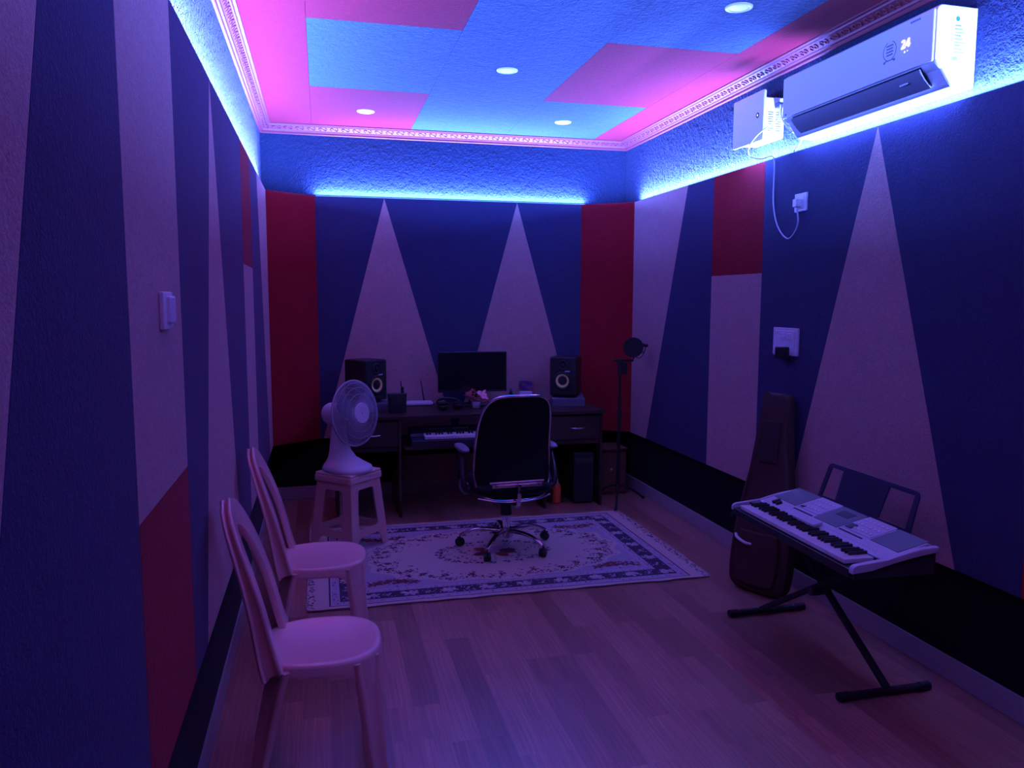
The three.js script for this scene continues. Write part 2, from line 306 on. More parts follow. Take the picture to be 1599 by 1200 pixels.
// ---------------------------------------------------------------- voltage stabiliser beside it
{
  const t = thing('voltage_stabilizer', 'white voltage stabilizer box on the wall left of the air conditioner', 'stabilizer', [RW, 2.60, 2.31]);
  mesh('body', rbox(.14, .23, .30, .008, -.07, .125, .0), M.white, t);
  mesh('front_plate', rbox(.022, .285, .345, .010, -.142, .135, 0), M.white, t);
  for (let k = 0; k < 2; k++) for (let i = 0; i < 9; i++) mesh('vent_slot', box(.035, .005, .001, -.04 - k * .05, .05 + i * .013, .1505), M.darkGrey, t);
  mesh('knob_ring', new THREE.TorusGeometry(.012, .0035, 8, 24).rotateY(Math.PI / 2).translate(-.154, .14, .115), M.darkGrey, t);
  mesh('indicator_lamp', new THREE.SphereGeometry(.006, 12, 10).translate(-.153, .14, .115), new THREE.MeshStandardMaterial({ color: 0x222222, emissive: lin(.8, .8, 1), emissiveIntensity: 1.2 }), t);
  mesh('plug', rbox(.035, .03, .04, .004, -.05, .19, .172), M.darkGrey, t);
}
// wires
tag(mesh('power_cable', tube([[2.985, 2.785, 2.515], [2.965, 2.70, 2.53], [2.885, 2.65, 2.565], [2.868, 2.614, 2.469], [2.868, 2.564, 2.389], [2.90, 2.526, 2.34], [2.94, 2.497, 2.403], [2.985, 2.505, 2.46], [2.991, 2.47, 2.466], [2.991, 2.22, 2.475], [2.991, 2.09, 2.53], [2.990, 2.015, 2.637], [2.986, 2.05, 2.71], [2.978, 2.10, 2.748], [2.972, 2.150, 2.747]], .0042, 140, 8), M.cable), 'white cable looping from the stabilizer down to the wall socket', 'cable');
tag(mesh('short_cable', tube([[3.00, 2.785, 2.515], [2.94, 2.72, 2.60], [2.905, 2.65, 2.681], [2.92, 2.602, 2.715], [2.95, 2.57, 2.745], [2.985, 2.556, 2.752]], .004, 60, 8), M.cable), 'short white cable sagging from the stabilizer to the air conditioner corner', 'cable');
tag(mesh('strip_lead', tube([[2.99, 2.552, 2.735], [2.997, 2.53, 2.70], [3.002, 2.5, 2.645]], .004, 20, 8), std([.7, .45, .25], .5)), 'thin lead of the LED strip below the air conditioner corner', 'cable');
// ---------------------------------------------------------------- sockets and switches
{
  const t = thing('wall_socket', 'white wall socket with a white plug, high on the right wall below the stabilizer', 'socket', [XR, 2.205, 2.745], 0);
  mesh('plate', rbox(.012, .10, .11, .003, -.006, 0, 0), M.white, t);
  mesh('socket_face', rbox(.006, .07, .075, .002, -.013, 0, 0), M.white, t);
  mesh('plug', merge([rbox(.035, .045, .035, .006, -.033, -.005, .0), cyl(.010, .006, .03, -.03, -.042, 0)]), M.white, t);
}
{
  const t = thing('switch_plate', 'white square switch plate with a black adapter plugged in, right wall above the guitar bag', 'switch', [XR, 1.428, 2.652], 0);
  mesh('plate', rbox(.014, .158, .245, .004, -.007, 0, 0), M.white, t);
  mesh('socket_face', rbox(.005, .125, .20, .002, -.0155, 0, 0), M.white, t);
  mesh('switch_rocker', rbox(.012, .030, .042, .003, -.018, .035, -.01), M.white, t);
  mesh('switch_rocker', rbox(.008, .035, .05, .003, -.018, .03, .055), M.white, t);
  mesh('adapter', rbox(.055, .068, .065, .006, -.046, -.062, .025), M.blackPlastic, t);
  mesh('white_plug', rbox(.04, .045, .035, .005, -.038, -.055, -.03), M.white, t);
}
{
  const t = thing('call_button', 'small white switch on the pale panel of the left wall', 'switch', [XL, 1.632, 4.50], 0);
  mesh('plate', rbox(.012, .095, .12, .003, .006, 0, 0), M.white, t);
  mesh('rocker', rbox(.016, .07, .07, .006, .015, .002, -.01), M.white, t);
}

// ---------------------------------------------------------------- plastic chairs
function superRing(a, b, ex, n, y, drop) {
  const r = []; for (let j = 0; j < n; j++) { const th = j / n * 2 * Math.PI, c = Math.cos(th), s = Math.sin(th);
    r.push(V(a * Math.sign(c) * Math.pow(Math.abs(c), 2 / ex), y - (drop ? drop(th) : 0), b * Math.sign(s) * Math.pow(Math.abs(s), 2 / ex))); } return r;
}
function plasticChair(label, pos) {
  const t = thing('plastic_chair', label, 'chair', pos, Math.PI / 2, 'pale plastic chairs along the left wall');
  const legTh = [42, 138].map(d => d * Math.PI / 180);
  const near = th => Math.max(...legTh.map(l => Math.exp(-Math.pow((th - l) / .28, 2))));
  const R = [[.02, -.010, 0], [.35, -.009, 0], [.7, -.004, 0], [.88, .003, 0], [.95, .004, 0], [.985, 0, 0], [1, -.010, 0], [1.012, -.030, 0], [1.02, -.040, .085], [1.0, -.040, .085], [.985, -.016, 0], [.6, -.018, 0], [.02, -.02, 0]];
  mesh('seat', loft(R.map(([k, y, d]) => superRing(.212 * k, .215 * k, 2.5, 72, .44 + y, d ? th => d * near(th) : null))), M.chairPlastic, t);
  // hoop back, channel section
  const ctr = []; const N = 48;
  for (let i = 0; i <= N; i++) { const u = i / N, s = u < .5 ? -1 : 1, k = 1 - Math.abs(2 * u - 1);      // k 0 at the seat, 1 at the apex
    const ang = Math.min(1, k * 1.0), x = s * .178 * Math.pow(Math.max(0, 1 - Math.pow(ang, 3.2)), .5), y = .432 + .498 * Math.pow(ang, .93) , z = -.128 - .157 * Math.pow(ang, .8) + .02 * Math.sin(Math.PI * ang);
    ctr.push(V(x + (k < .15 ? 0 : 0), y, z)); }
  const pn = V(0, .25, .97).normalize();      // plane normal of the back
  const secs = ctr.map((p, i) => {
    const tg = ctr[Math.min(N, i + 1)].clone().sub(ctr[Math.max(0, i - 1)]).normalize(), out = pn.clone().cross(tg).normalize(); const mid = p.clone(); mid.y -= .68; mid.z = 0; if (out.dot(V(p.x, p.y - .68, 0)) < 0) out.negate();
    const b = tg.clone().cross(out).normalize(); if (b.z < 0) b.negate();
    const k = 1 - Math.abs(2 * i / N - 1), w = .034 + .012 * Math.pow(k, 2) + .012 * Math.pow(1 - k, 6);
    const fd = .030 + .034 * Math.pow(1 - k, 1.5), fo = .010 * (1 - k);
    return [[-w, .002], [-w * .5, .004], [w * .5, .004], [w + .002, .006], [w + .007, .000], [w + .005, -.009], [w - .013, -.013], [w - .013, -fd + .013], [w + .004 + fo, -fd + .012], [w + .004 + fo, -fd], [w - .017, -fd], [w - .018, -.008], [-w + .004, -.005], [-w, -.020], [-w - .005, -.020], [-w - .004, -.006]].map(([n, c]) => p.clone().addScaledVector(out, n).addScaledVector(b, c));
  });
  mesh('backrest', loft(secs), M.chairPlastic, t);
  const leg = (x0, z0, x1, z1, top, w0, w1, dir) => {   // fluted leg: open channel towards dir
    const s = []; for (let i = 0; i <= 10; i++) { const k = i / 10, w = w0 + (w1 - w0) * Math.pow(k, .7), cx = x0 + (x1 - x0) * k, cz = z0 + (z1 - z0) * k, y = top * (1 - k);
      const o = V(Math.sin(dir), 0, Math.cos(dir)), sd = V(o.z, 0, -o.x);
      s.push([[-w, -.012], [-w, .008], [-w * .72, .014], [-w * .5, .004], [0, -.004], [w * .5, .004], [w * .72, .014], [w, .008], [w, -.012], [w * .6, -.016], [-w * .6, -.016]].map(([a, b]) => V(cx, y, cz).addScaledVector(sd, a).addScaledVector(o, b))); }
    return loft(s);
  };
  for (const s of [-1, 1]) mesh('leg', leg(s * .158, .150, s * .190, .188, .425, .058, .038, s * .78), M.chairPlastic, t);
  for (const s of [-1, 1]) mesh('leg', leg(s * .172, -.140, s * .188, -.232, .425, .050, .034, Math.PI - s * .6), M.chairPlastic, t);
  return t;
}
plasticChair('pale plastic chair by the left wall, the nearer of the two', [.365, 0, 3.87]);
plasticChair('pale plastic chair by the left wall, the farther one beside the rug', [.365, 0, 2.90]);

// ---------------------------------------------------------------- stool and fan
{
  const t = thing('plastic_stool', 'square pale plastic stool carrying the table fan', 'stool', [.545, .0112, 1.375], Math.PI / 4 + .03);
  const top = .145, bot = .185, H = .505;
  mesh('seat', merge([rbox(2 * top + .02, .022, 2 * top + .02, .010, 0, H - .0, 0), rbox(2 * top + .028, .05, 2 * top + .028, .012, 0, H - .03, 0)]), M.stool, t);
  for (const [sx, sz] of [[1, 1], [1, -1], [-1, 1], [-1, -1]]) {
    const s = []; for (let i = 0; i <= 8; i++) { const k = i / 8, h = top + (bot - top) * k, y = (H - .03) * (1 - k), w = .052 - .010 * Math.sin(Math.PI * k) + (k > .9 ? .004 : 0);
      s.push([[0, 0], [0, -w], [-.006, -w], [-.010, -.012], [-.012, -.010], [-w, -.006], [-w, 0], [-.012, .002]].map(([a, b]) => V(sx * (h + a), y, sz * (h + b)))); }
    mesh('leg', loft(s), M.stool, t);
  }
  const lean = Math.atan((bot - top) / (H - .03));
  const fs = new THREE.Shape(); fs.moveTo(-top, .475); fs.lineTo(top, .475); fs.lineTo(bot, 0); fs.lineTo(bot - .06, 0); fs.quadraticCurveTo(bot - .065, .085, bot - .11, .09); fs.lineTo(-bot + .11, .09); fs.quadraticCurveTo(-bot + .065, .085, -bot + .06, 0); fs.lineTo(-bot, 0); fs.closePath();
  const hl = new THREE.Path(); hl.moveTo(-.055, .405); hl.quadraticCurveTo(-.075, .405, -.077, .385); hl.lineTo(-.096, .170); hl.quadraticCurveTo(-.098, .145, -.073, .143); hl.lineTo(.073, .143); hl.quadraticCurveTo(.098, .145, .096, .170); hl.lineTo(.077, .385); hl.quadraticCurveTo(.075, .405, .055, .405); hl.closePath(); fs.holes.push(hl);
  const fg = extr(fs, .006, .002).rotateX(-lean).translate(0, 0, bot - .008);
  for (let i = 0; i < 4; i++) mesh('side_panel', fg, M.stool, t).rotation.y = i * Math.PI / 2;
}
{
  const t = thing('table_fan', 'white table fan with a wire grille standing on the plastic stool', 'fan', [.525, .528, 1.385], .80);
  const ring = (w, d, y, zo) => { const r = []; for (let j = 0; j < 40; j++) { const a = j / 40 * 2 * Math.PI, c = Math.cos(a), s = Math.sin(a); r.push(V(w * Math.sign(c) * Math.pow(Math.abs(c), .8), y, zo + d * Math.sign(s) * Math.pow(Math.abs(s), .8))); } return r; };
  mesh('base', loft([ring(.135, .165, 0, .02), ring(.14, .170, .014, .02), ring(.132, .162, .035, .02), ring(.108, .130, .056, .0), ring(.082, .092, .085, -.025), ring(.066, .068, .13, -.042), ring(.058, .056, .18, -.05), ring(.052, .048, .25, -.05), ring(.046, .040, .30, -.05)]), M.fanWhite, t);
  mesh('control_panel', rbox(.05, .008, .035, .003, 0, .050, .105).rotateX(.18).translate(0, .016, .0), M.blackPlastic, t);
  const head = V(0, .385, .04), tilt = -.10;
  const P = g => g.rotateX(tilt).translate(head.x, head.y, head.z);
  mesh('motor_housing', P(new THREE.LatheGeometry([[0, -.20], [.04, -.198], [.066, -.185], [.076, -.16], [.078, -.08], [.074, -.03], [.05, -.01], [0, -.01]].map(p => new THREE.Vector2(...p)), 36).rotateX(Math.PI / 2)), M.fanWhite, t);
  mesh('neck', rbox(.06, .08, .06, .02, 0, .31, -.055), M.fanWhite, t);
  mesh('oscillation_knob', P(cyl(.007, .009, .03, 0, .088, -.10)), M.fanWhite, t);
  const R = .215, wires = (front) => { const g = []; for (let i = 0; i < 110; i++) { const a = i / 110 * 2 * Math.PI, c = Math.cos(a), s = Math.sin(a), q = [];
      for (let k = 0; k <= 6; k++) { const r = .05 + (R - .05) * k / 6, d = (front ? 1 : -1) * .058 * Math.pow(1 - Math.pow(r / R, 3.2), .6); q.push([r * c, r * s, .055 + d]); } g.push(tube(q, .0014, 8, 4)); }
    for (const r of [.08, .125, .168, .2]) { const d = (front ? 1 : -1) * .058 * Math.pow(1 - Math.pow(r / R, 3.2), .6); g.push(new THREE.TorusGeometry(r, .0017, 5, 64).translate(0, 0, .055 + d)); } return P(merge(g)); };
  mesh('front_grille', wires(true), M.wire, t); mesh('rear_grille', wires(false), M.wire, t);
  mesh('grille_rim', P(new THREE.TorusGeometry(R, .006, 8, 80).translate(0, 0, .055)), M.wire, t);
  mesh('badge', P(merge([cyl(.068, .070, .008, 0, 0, 0, 40).rotateX(Math.PI / 2).translate(0, 0, .114)])), M.fanWhite, t);
  mesh('badge_mark', P(cyl(.006, .006, .002, 0, 0, 0, 16).rotateX(Math.PI / 2).translate(0, 0, .119)), M.pink, t);
  mesh('hub', P(cyl(.035, .038, .05, 0, 0, 0, 30).rotateX(Math.PI / 2).translate(0, 0, .05)), M.fanWhite, t);
  for (let i = 0; i < 3; i++) { const g = cushion(.085, .075, .0018, 2.4, p => { p.x += .105; const a = Math.atan2(p.y, p.x); p.z += .055 + .28 * p.y; }, 4, 32, 6).rotateZ(i * 2 * Math.PI / 3 + .5); mesh('blade', P(g), M.blade, t); }
}

// ---------------------------------------------------------------- rug
{
  const W = 1536, Hh = 992, cv = document.createElement('canvas'); cv.width = W; cv.height = Hh; const c = cv.getContext('2d'), S = W / 2.37;
  const cream = '#cbb7a6', mauve = '#a894a4', navy = '#3b3148', lav = '#aa9ea6', rust = '#8d3f34', wine = '#5d2a3a', ink = '#2c2436';
  c.fillStyle = cream; c.fillRect(0, 0, W, Hh);
  const dots = (x0, y0, x1, y1, n, cols, r0, r1) => { for (let i = 0; i < n; i++) { c.fillStyle = cols[Math.floor(rnd() * cols.length)]; const r = r0 + rnd() * (r1 - r0); c.beginPath(); c.ellipse(x0 + rnd() * (x1 - x0), y0 + rnd() * (y1 - y0), r, r * (.5 + rnd() * .5), rnd() * 3, 0, 7); c.fill(); } };
  const frame = (m, w, col) => { c.strokeStyle = col; c.lineWidth = w; c.strokeRect(m[0] + w / 2, m[1] + w / 2, W - 2 * m[0] - w, Hh - 2 * m[1] - w); };
  const flower = (x, y, s, cols) => { for (let k = 0; k < 7; k++) { const a = k / 7 * 6.283 + rnd(); c.fillStyle = cols[k % cols.length]; c.beginPath(); c.ellipse(x + Math.cos(a) * s, y + Math.sin(a) * s * .8, s * .62, s * .4, a, 0, 7); c.fill(); } c.fillStyle = cols[cols.length - 1]; c.beginPath(); c.arc(x, y, s * .45, 0, 7); c.fill(); };
  // outer ends: speckled edge, plain band
  for (const x of [0, W - 34]) { dots(x + 4, 6, x + 30, Hh - 6, 260, [navy, wine, mauve, ink], 2, 6); }
  const mx = 78, my = 26;
  frame([mx, my], 6, navy); frame([mx + 10, my + 10], 26, '#b3a2b0');
  for (const y of [my + 22, Hh - my - 22]) for (let x = mx + 16; x < W - mx - 16; x += 11) dots(x, y - 9, x + 8, y + 9, 2, [navy, mauve, cream], 2, 4);
  for (const x of [mx + 22, W - mx - 22]) for (let y = my + 16; y < Hh - my - 16; y += 11) dots(x - 9, y, x + 9, y + 8, 2, [navy, mauve, cream], 2, 4);
  frame([mx + 38, my + 38], 66, navy);
  const bx = mx + 71, by = my + 71;
  const border = (x, y, k) => { if (k % 2) { flower(x, y, 19, [cream, lav, mauve, cream]); dots(x - 36, y - 26, x + 36, y + 26, 18, [cream, lav, mauve], 2, 6); } else { flower(x, y, 12, [ink, wine, mauve]); dots(x - 26, y - 26, x + 26, y + 26, 18, [ink, mauve, lav, cream], 2, 4.5); } };
  const nx = 17, ny = 9; for (let i = 0; i <= nx; i++) { const x = bx + (W - 2 * bx) * i / nx; border(x, by, i); border(x, Hh - by, i); } for (let i = 1; i < ny; i++) { const y = by + (Hh - 2 * by) * i / ny; border(bx, y, i); border(W - bx, y, i); }
  frame([mx + 104, my + 104], 26, '#b9a7ad');
  for (const y of [my + 117, Hh - my - 117]) for (let x = mx + 108; x < W - mx - 108; x += 12) dots(x, y - 8, x + 9, y + 8, 2, [mauve, wine, navy], 1.5, 3.5);
  for (const x of [mx + 117, W - mx - 117]) for (let y = my + 108; y < Hh - my - 108; y += 12) dots(x - 8, y, x + 8, y + 9, 2, [mauve, wine, navy], 1.5, 3.5);
  const fx = mx + 132, fy = my + 132; c.fillStyle = lav; c.fillRect(fx, fy, W - 2 * fx, Hh - 2 * fy);
  // scalloped cream field
  const cx = W / 2, cy = Hh / 2, ra = W / 2 - fx - 12, rb = Hh / 2 - fy - 10; c.fillStyle = cream; c.beginPath();
  for (let i = 0; i <= 240; i++) { const a = i / 240 * 6.2832, ca = Math.cos(a), sa = Math.sin(a), k = 1 + .03 * Math.cos(a * 16), x = cx + ra * k * Math.sign(ca) * Math.pow(Math.abs(ca), .86), y = cy + rb * k * Math.sign(sa) * Math.pow(Math.abs(sa), .86); i ? c.lineTo(x, y) : c.moveTo(x, y); } c.fill();
  for (let i = 0; i < 110; i++) { const a = i / 110 * 6.2832, ca = Math.cos(a), sa = Math.sin(a), k = .96 - .07 * Math.abs(Math.sin(a * 8)), x = cx + ra * k * Math.sign(ca) * Math.pow(Math.abs(ca), .86), y = cy + rb * k * Math.sign(sa) * Math.pow(Math.abs(sa), .86); dots(x - 20, y - 17, x + 20, y + 17, 11, [wine, navy, ink, mauve], 2, 6); if (i % 4 === 0) { flower(x - ca * 30, y - sa * 30, 11, [wine, navy, ink, rust]); dots(x - ca * 60 - 16, y - sa * 50 - 12, x - ca * 60 + 16, y - sa * 50 + 12, 9, [wine, ink, mauve], 2, 5); } }
  for (const sx of [-1, 1]) for (const sy of [-1, 1]) { const x = cx + sx * (W / 2 - fx - 105), y = cy + sy * (Hh / 2 - fy - 62); for (let k = -3; k <= 3; k++) { flower(x + k * 27, y + sy * (9 * k * k / 4 - 8), 22 - Math.abs(k) * 2, [rust, '#7a3630', wine]); } dots(x - 110, y - 50, x + 110, y + 50, 90, ['#c3bcc9', '#8a7f98', mauve, navy], 2, 6); }
  for (let i = 0; i < 70; i++) { const a = i / 70 * 6.2832, k = .80 + .06 * Math.sin(a * 16), x = cx + ra * k * Math.cos(a), y = cy + rb * k * Math.sin(a); if (i % 3 !== 2) dots(x - 12, y - 9, x + 12, y + 9, 6, [wine, navy, mauve, rust], 2, 5); }
  // centre medallion
  for (let i = 0; i < 150; i++) { const a = rnd() * 6.283, r = Math.sqrt(rnd()), x = cx + Math.cos(a) * r * 250, y = cy + Math.sin(a) * r * 150; dots(x - 9, y - 7, x + 9, y + 7, 3, [wine, navy, ink, mauve, lav], 2, 6); }
  for (let i = 0; i < 26; i++) { const a = i / 26 * 6.283; flower(cx + Math.cos(a) * 235, cy + Math.sin(a) * 140, 11, [wine, navy, mauve]); } flower(cx, cy, 60, [wine, rust, mauve]);
  // pile grain
  for (let i = 0; i < 26000; i++) { c.fillStyle = rnd() < .5 ? 'rgba(40,30,50,.10)' : 'rgba(235,220,215,.10)'; c.fillRect(rnd() * W, rnd() * Hh, 2, 1.5); }
  const tx = new THREE.CanvasTexture(cv); tx.colorSpace = THREE.SRGBColorSpace; tx.anisotropy = 8;
  const t = thing('rug', 'cream and navy patterned rug with floral border under the office chair', 'rug', [1.462, 0, 1.745]);
  const w = 2.37, d = 1.53, nxs = 120, nzs = 60; const g = new THREE.PlaneGeometry(w, d, nxs, nzs).rotateX(-Math.PI / 2); const p = g.attributes.position;
  for (let i = 0; i < p.count; i++) { const x = p.getX(i), z = p.getZ(i), ez = Math.abs(z) / (d / 2), ex = Math.abs(x) / (w / 2); let y = .008; if (ez > .93) y += .0025 * (1 + Math.sin(x * 17) * Math.sin(x * 5.3)) * (ez - .93) / .07;
    p.setXYZ(i, x + (ex > .99 ? .004 * Math.sin(z * 40) : 0) * Math.sign(x) - (ex > .97 && ez > .97 ? Math.sign(x) * .012 : 0), y, z + (ez > .99 ? .006 * Math.sin(x * 9) * Math.sin(x * 23) : 0)); }
  g.computeVertexNormals();
  mesh('pile', g, std([1, 1, 1], .95, 0, { map: tx, bumpMap: tFeltBump, bumpScale: .001, sheen: .2, side: THREE.DoubleSide }), t);
  mesh('backing', span(-w / 2 + .012, w / 2 - .012, .0005, .0075, -d / 2 + .010, d / 2 - .010), std([.55, .45, .40], .9), t);
}

// ---------------------------------------------------------------- desk
const DY = .79, DF = .80;
{
  const t = thing('studio_desk', 'dark brown studio desk with two drawer units against the back wall', 'desk', [1.525, 0, .08]);
  const W = 1.07, F = DF - .08, wood = (x0, x1, y0, y1, z0, z1) => triUV(rspan(x0, x1, y0, y1, z0, z1, .002), .6);
  mesh('desk_top', wood(-W, W, DY - .028, DY, 0, F), M.deskWood, t);
  for (const s of [-1, 1]) {
    mesh('side_panel', wood(s > 0 ? W - .035 : -W + .015, s > 0 ? W - .015 : -W + .035, 0, DY - .028, .02, F - .03), M.deskWood, t);
    mesh('side_panel', wood(s > 0 ? .565 : -.585, s > 0 ? .585 : -.565, 0, DY - .028, .02, F - .03), M.deskWood, t);
    const d = mesh('drawer', wood(s > 0 ? .590 : -1.030, s > 0 ? 1.030 : -.590, .555, .745, .05, F - .025), M.deskWood, t);
    mesh('handle', merge([tube([[-.065, 0, 0], [-.045, 0, .020], [0, -.003, .025], [.045, 0, .020], [.065, 0, 0]], .006, 24, 8)]).translate(s > 0 ? .845 : -.775, .648, F - .024), M.chrome, d);
    mesh('drawer_rail', wood(s > 0 ? .588 : -1.032, s > 0 ? 1.032 : -.588, .515, .550, .04, F - .04), M.deskWood, t);
  }
  mesh('keyboard_tray', wood(-.545, .545, .540, .560, .20, F + .06), M.deskWood, t);
  mesh('modesty_panel', wood(-.562, .562, .17, .40, .26, .278), M.boxWood, t);
}
// keyboard on the desk tray
{
  const t = thing('midi_keyboard', 'black keyboard with white keys on the pull-out tray of the desk', 'keyboard', [1.53, .5625, .735]);
  t.rotation.x = .10; t.position.y += .012;
  const body = poly([[-.13, 0], [.13, 0], [.13, .045], [.125, .05], [.03, .055], [.02, .075], [-.125, .095], [-.13, .09]].map(([z, y]) => [z, y]));
  mesh('case', extr(body, 1.0, .002).rotateY(-Math.PI / 2).translate(.50, 0, 0), std([.02, .02, .035], .4), t);
  const wk = [], bk = []; const n = 35, x0 = -.40, kw = .0232;
  for (let i = 0; i < n; i++) { wk.push(box(kw - .0012, .020, .135, x0 + kw * (i + .5), .066, .055)); if (![2, 6].includes(i % 7)) bk.push(box(.011, .014, .085, x0 + kw * (i + 1), .080, .028)); }
  const a = mesh('white_keys', merge(wk), M.whiteKey, t); a.userData.kind = 'stuff';
  const b = mesh('black_keys', merge(bk), M.blackKey, t); b.userData.kind = 'stuff';
  const bt = []; for (let i = 0; i < 34; i++) if (i % 9 < 6) bt.push(box(.012, .004, .008, -.34 + i * .021, .089, -.055)); const q = mesh('buttons', merge(bt), M.silver, t); q.userData.kind = 'stuff';
}
// ---------------------------------------------------------------- things on the desk
{
  const t = thing('monitor', 'black flat computer monitor switched off in the middle of the desk', 'monitor', [1.60, DY, .30], -.03);
  mesh('housing', rbox(.575, .335, .035, .006, 0, .282, 0), M.blackPlastic, t);
  mesh('screen', box(.553, .305, .002, 0, .288, .0182), M.screen, t);
  mesh('stand_neck', rbox(.06, .20, .025, .006, 0, .10, -.03), M.blackPlastic, t);
  mesh('stand_foot', rbox(.26, .012, .18, .005, 0, .007, -.02), M.darkGrey, t);
}
function studioSpeaker(label, x, z, turn) {
  const t = thing('studio_speaker', label, 'speaker', [x, DY + .081, z], turn, 'black studio speakers on the desk');
  mesh('cabinet', rbox(.222, .322, .24, .014, 0, .162, -.01), M.blackPlastic, t);
  mesh('front_baffle', rbox(.216, .316, .02, .009, 0, .162, .116), M.blackMatte, t);
  mesh('surround', new THREE.TorusGeometry(.066, .010, 10, 48).translate(0, .128, .127), M.rubber, t);
  const c = mesh('woofer_cone', new THREE.LatheGeometry([[.020, -.010], [.050, .000], [.056, .002]].map(p => new THREE.Vector2(...p)), 48).rotateX(Math.PI / 2).translate(0, .128, .130), M.cone, t); M.cone.side = THREE.DoubleSide;
  mesh('dust_cap', new THREE.SphereGeometry(.023, 24, 12, 0, 7, 0, Math.PI / 2).rotateX(Math.PI / 2).scale(1, 1, .4).translate(0, .128, .1185), M.rubber, t);
  mesh('tweeter', merge([new THREE.TorusGeometry(.036, .006, 8, 36).translate(0, .256, .127), new THREE.SphereGeometry(.014, 16, 10).scale(1, 1, .4).translate(0, .256, .128)]), M.rubber, t);
  mesh('badge', box(.042, .010, .002, .04, .206, .1265), M.silver, t);
  mesh('port', rbox(.12, .018, .004, .002, 0, .028, .1262), M.rubber, t);
}
studioSpeaker('black studio speaker with yellow cone behind the fan, left on the desk', .725, .37, .66);
studioSpeaker('black studio speaker with yellow cone at the right end of the desk', 2.39, .37, -.52);
for (const [x, l, a] of [[.745, 'slate foam pad under the speaker behind the fan', .3], [2.41, 'slate foam pad under the speaker at the right end of the desk', -.25]])
  { const p = tag(mesh('speaker_pad', extr(poly([[-.16, 0], [.16, 0], [.16, .055], [.15, .062], [-.15, .080], [-.16, .080]]), .27, .004).rotateY(-Math.PI / 2).translate(.135, 0, 0), M.foam), l, 'pad', 'foam speaker pads'); p.position.set(x, DY + .0005, .36); p.rotation.y = a; }
{
  const t = thing('wifi_router', 'flat pale router with a dark upright antenna beside the monitor', 'router', [1.155, DY, .17]);
  mesh('case', rbox(.25, .028, .13, .010, 0, .016, 0), M.silver, t);
  for (const [x, lean] of [[.065, -.025], [-.115, -.015]]) mesh('antenna', rod([x, .02, -.055], [x + lean, .20, -.06], .006, .004), M.blackPlastic, t);
}
{
  const t = thing('black_box', 'small black box with a stub on top beside the left speaker', 'box', [.955, DY, .57], .1);
  mesh('case', extr(poly([[-.065, 0], [.06, 0], [.066, .15], [-.075, .15]]), .08, .006).translate(0, .0, -.04), M.blackPlastic, t);
  mesh('stub', rbox(.022, .05, .022, .004, .038, .175, 0), M.blackPlastic, t);
}
{
  const t = thing('headphones', 'black headphones lying on the desk in front of the monitor', 'headphones', [1.375, DY, .52], .1);
  for (const s of [-1, 1]) { const e = mesh('ear_cup', cushion(.045, .045, .025, 2.2, null, 3, 32, 8).rotateX(Math.PI / 2 - .25 * s).translate(s * .065, .034, .02), M.blackPlastic, t); mesh('cushion_ring', new THREE.TorusGeometry(.032, .011, 10, 28).rotateX(Math.PI / 2).translate(s * .065, .054, .02), M.leather, e); }
  mesh('headband', tube([[-.075, .04, .01], [-.09, .06, -.06], [-.04, .075, -.12], [.04, .075, -.12], [.09, .06, -.06], [.075, .04, .01]], .010, 40, 8), M.blackPlastic, t);
}
{
  const t = thing('flower_pot', 'tiny pot of pink artificial flowers on the desk left of the office chair', 'flowers', [1.60, DY, .46]);
  t.scale.setScalar(1.35);
  mesh('pot', new THREE.LatheGeometry([[0, 0.001], [.022, 0.001], [.028, .04], [.024, .04], [.02, .006]].map(p => new THREE.Vector2(...p)), 24), M.white, t);
  const petal = cushion(.022, .013, .0015, 2, p => { p.z += 8 * p.x * p.x; }, 3, 16, 4);
  for (let f = 0; f < 8; f++) { const a = f / 8 * 6.283, r = f % 2 ? .05 : .032, y = .062 + .03 * (f % 3) / 2; const fl = mesh('blossom', merge([0, 1, 2, 3, 4].map(k => petal.clone().translate(.02, 0, 0).rotateZ(k * 1.2566).rotateX(-.9).rotateY(a))), M.pink, t); fl.position.set(Math.cos(a) * r, y, Math.sin(a) * r * .7); }
  const lf = cushion(.030, .008, .001, 1.6, p => { p.z += 6 * p.x * p.x; }, 3, 16, 4);
  for (let f = 0; f < 6; f++) { const a = f / 6 * 6.283 + .4; mesh('leaf', lf.clone().translate(.03, 0, 0).rotateX(-1.2).rotateZ(.7).rotateY(a), M.green, t).position.set(0, .06, 0); }
}
{
  const t = thing('photo_block', 'small clear block with a pink and blue picture behind the office chair', 'photo block', [2.085, DY, .20], -.25);
  t.scale.y = 1.12;
  mesh('stand', rbox(.11, .085, .05, .006, 0, .043, 0), M.white, t);
  const n = 64, pt = texture(n, i => { const x = (i % n) / n, y = Math.floor(i / n) / n; const k = .5 + .5 * Math.sin(x * 9 + Math.sin(y * 8) * 2), q = .5 + .5 * Math.cos(y * 7 + x * 5); return [.45 + .4 * k, .3 + .3 * q, .6 + .25 * (1 - k)]; }, true);
  mesh('picture', box(.115, .075, .004, 0, .128, .0), std([.9, .9, .9], .4, 0, { map: pt }), t);
  mesh('block', rbox(.145, .095, .030, .004, 0, .134, 0), M.glass, t);
}
{
  const t = thing('small_bottle', 'small dark bottle standing right of the monitor', 'bottle', [1.935, DY, .28]);
  mesh('body', new THREE.LatheGeometry([[0, .001], [.018, .001], [.019, .08], [.012, .10], [.009, .115], [0, .115]].map(p => new THREE.Vector2(...p)), 24), M.blackPlastic, t);
  mesh('cap', cyl(.011, .011, .02, 0, .125, 0, 20), M.arm, t);
}
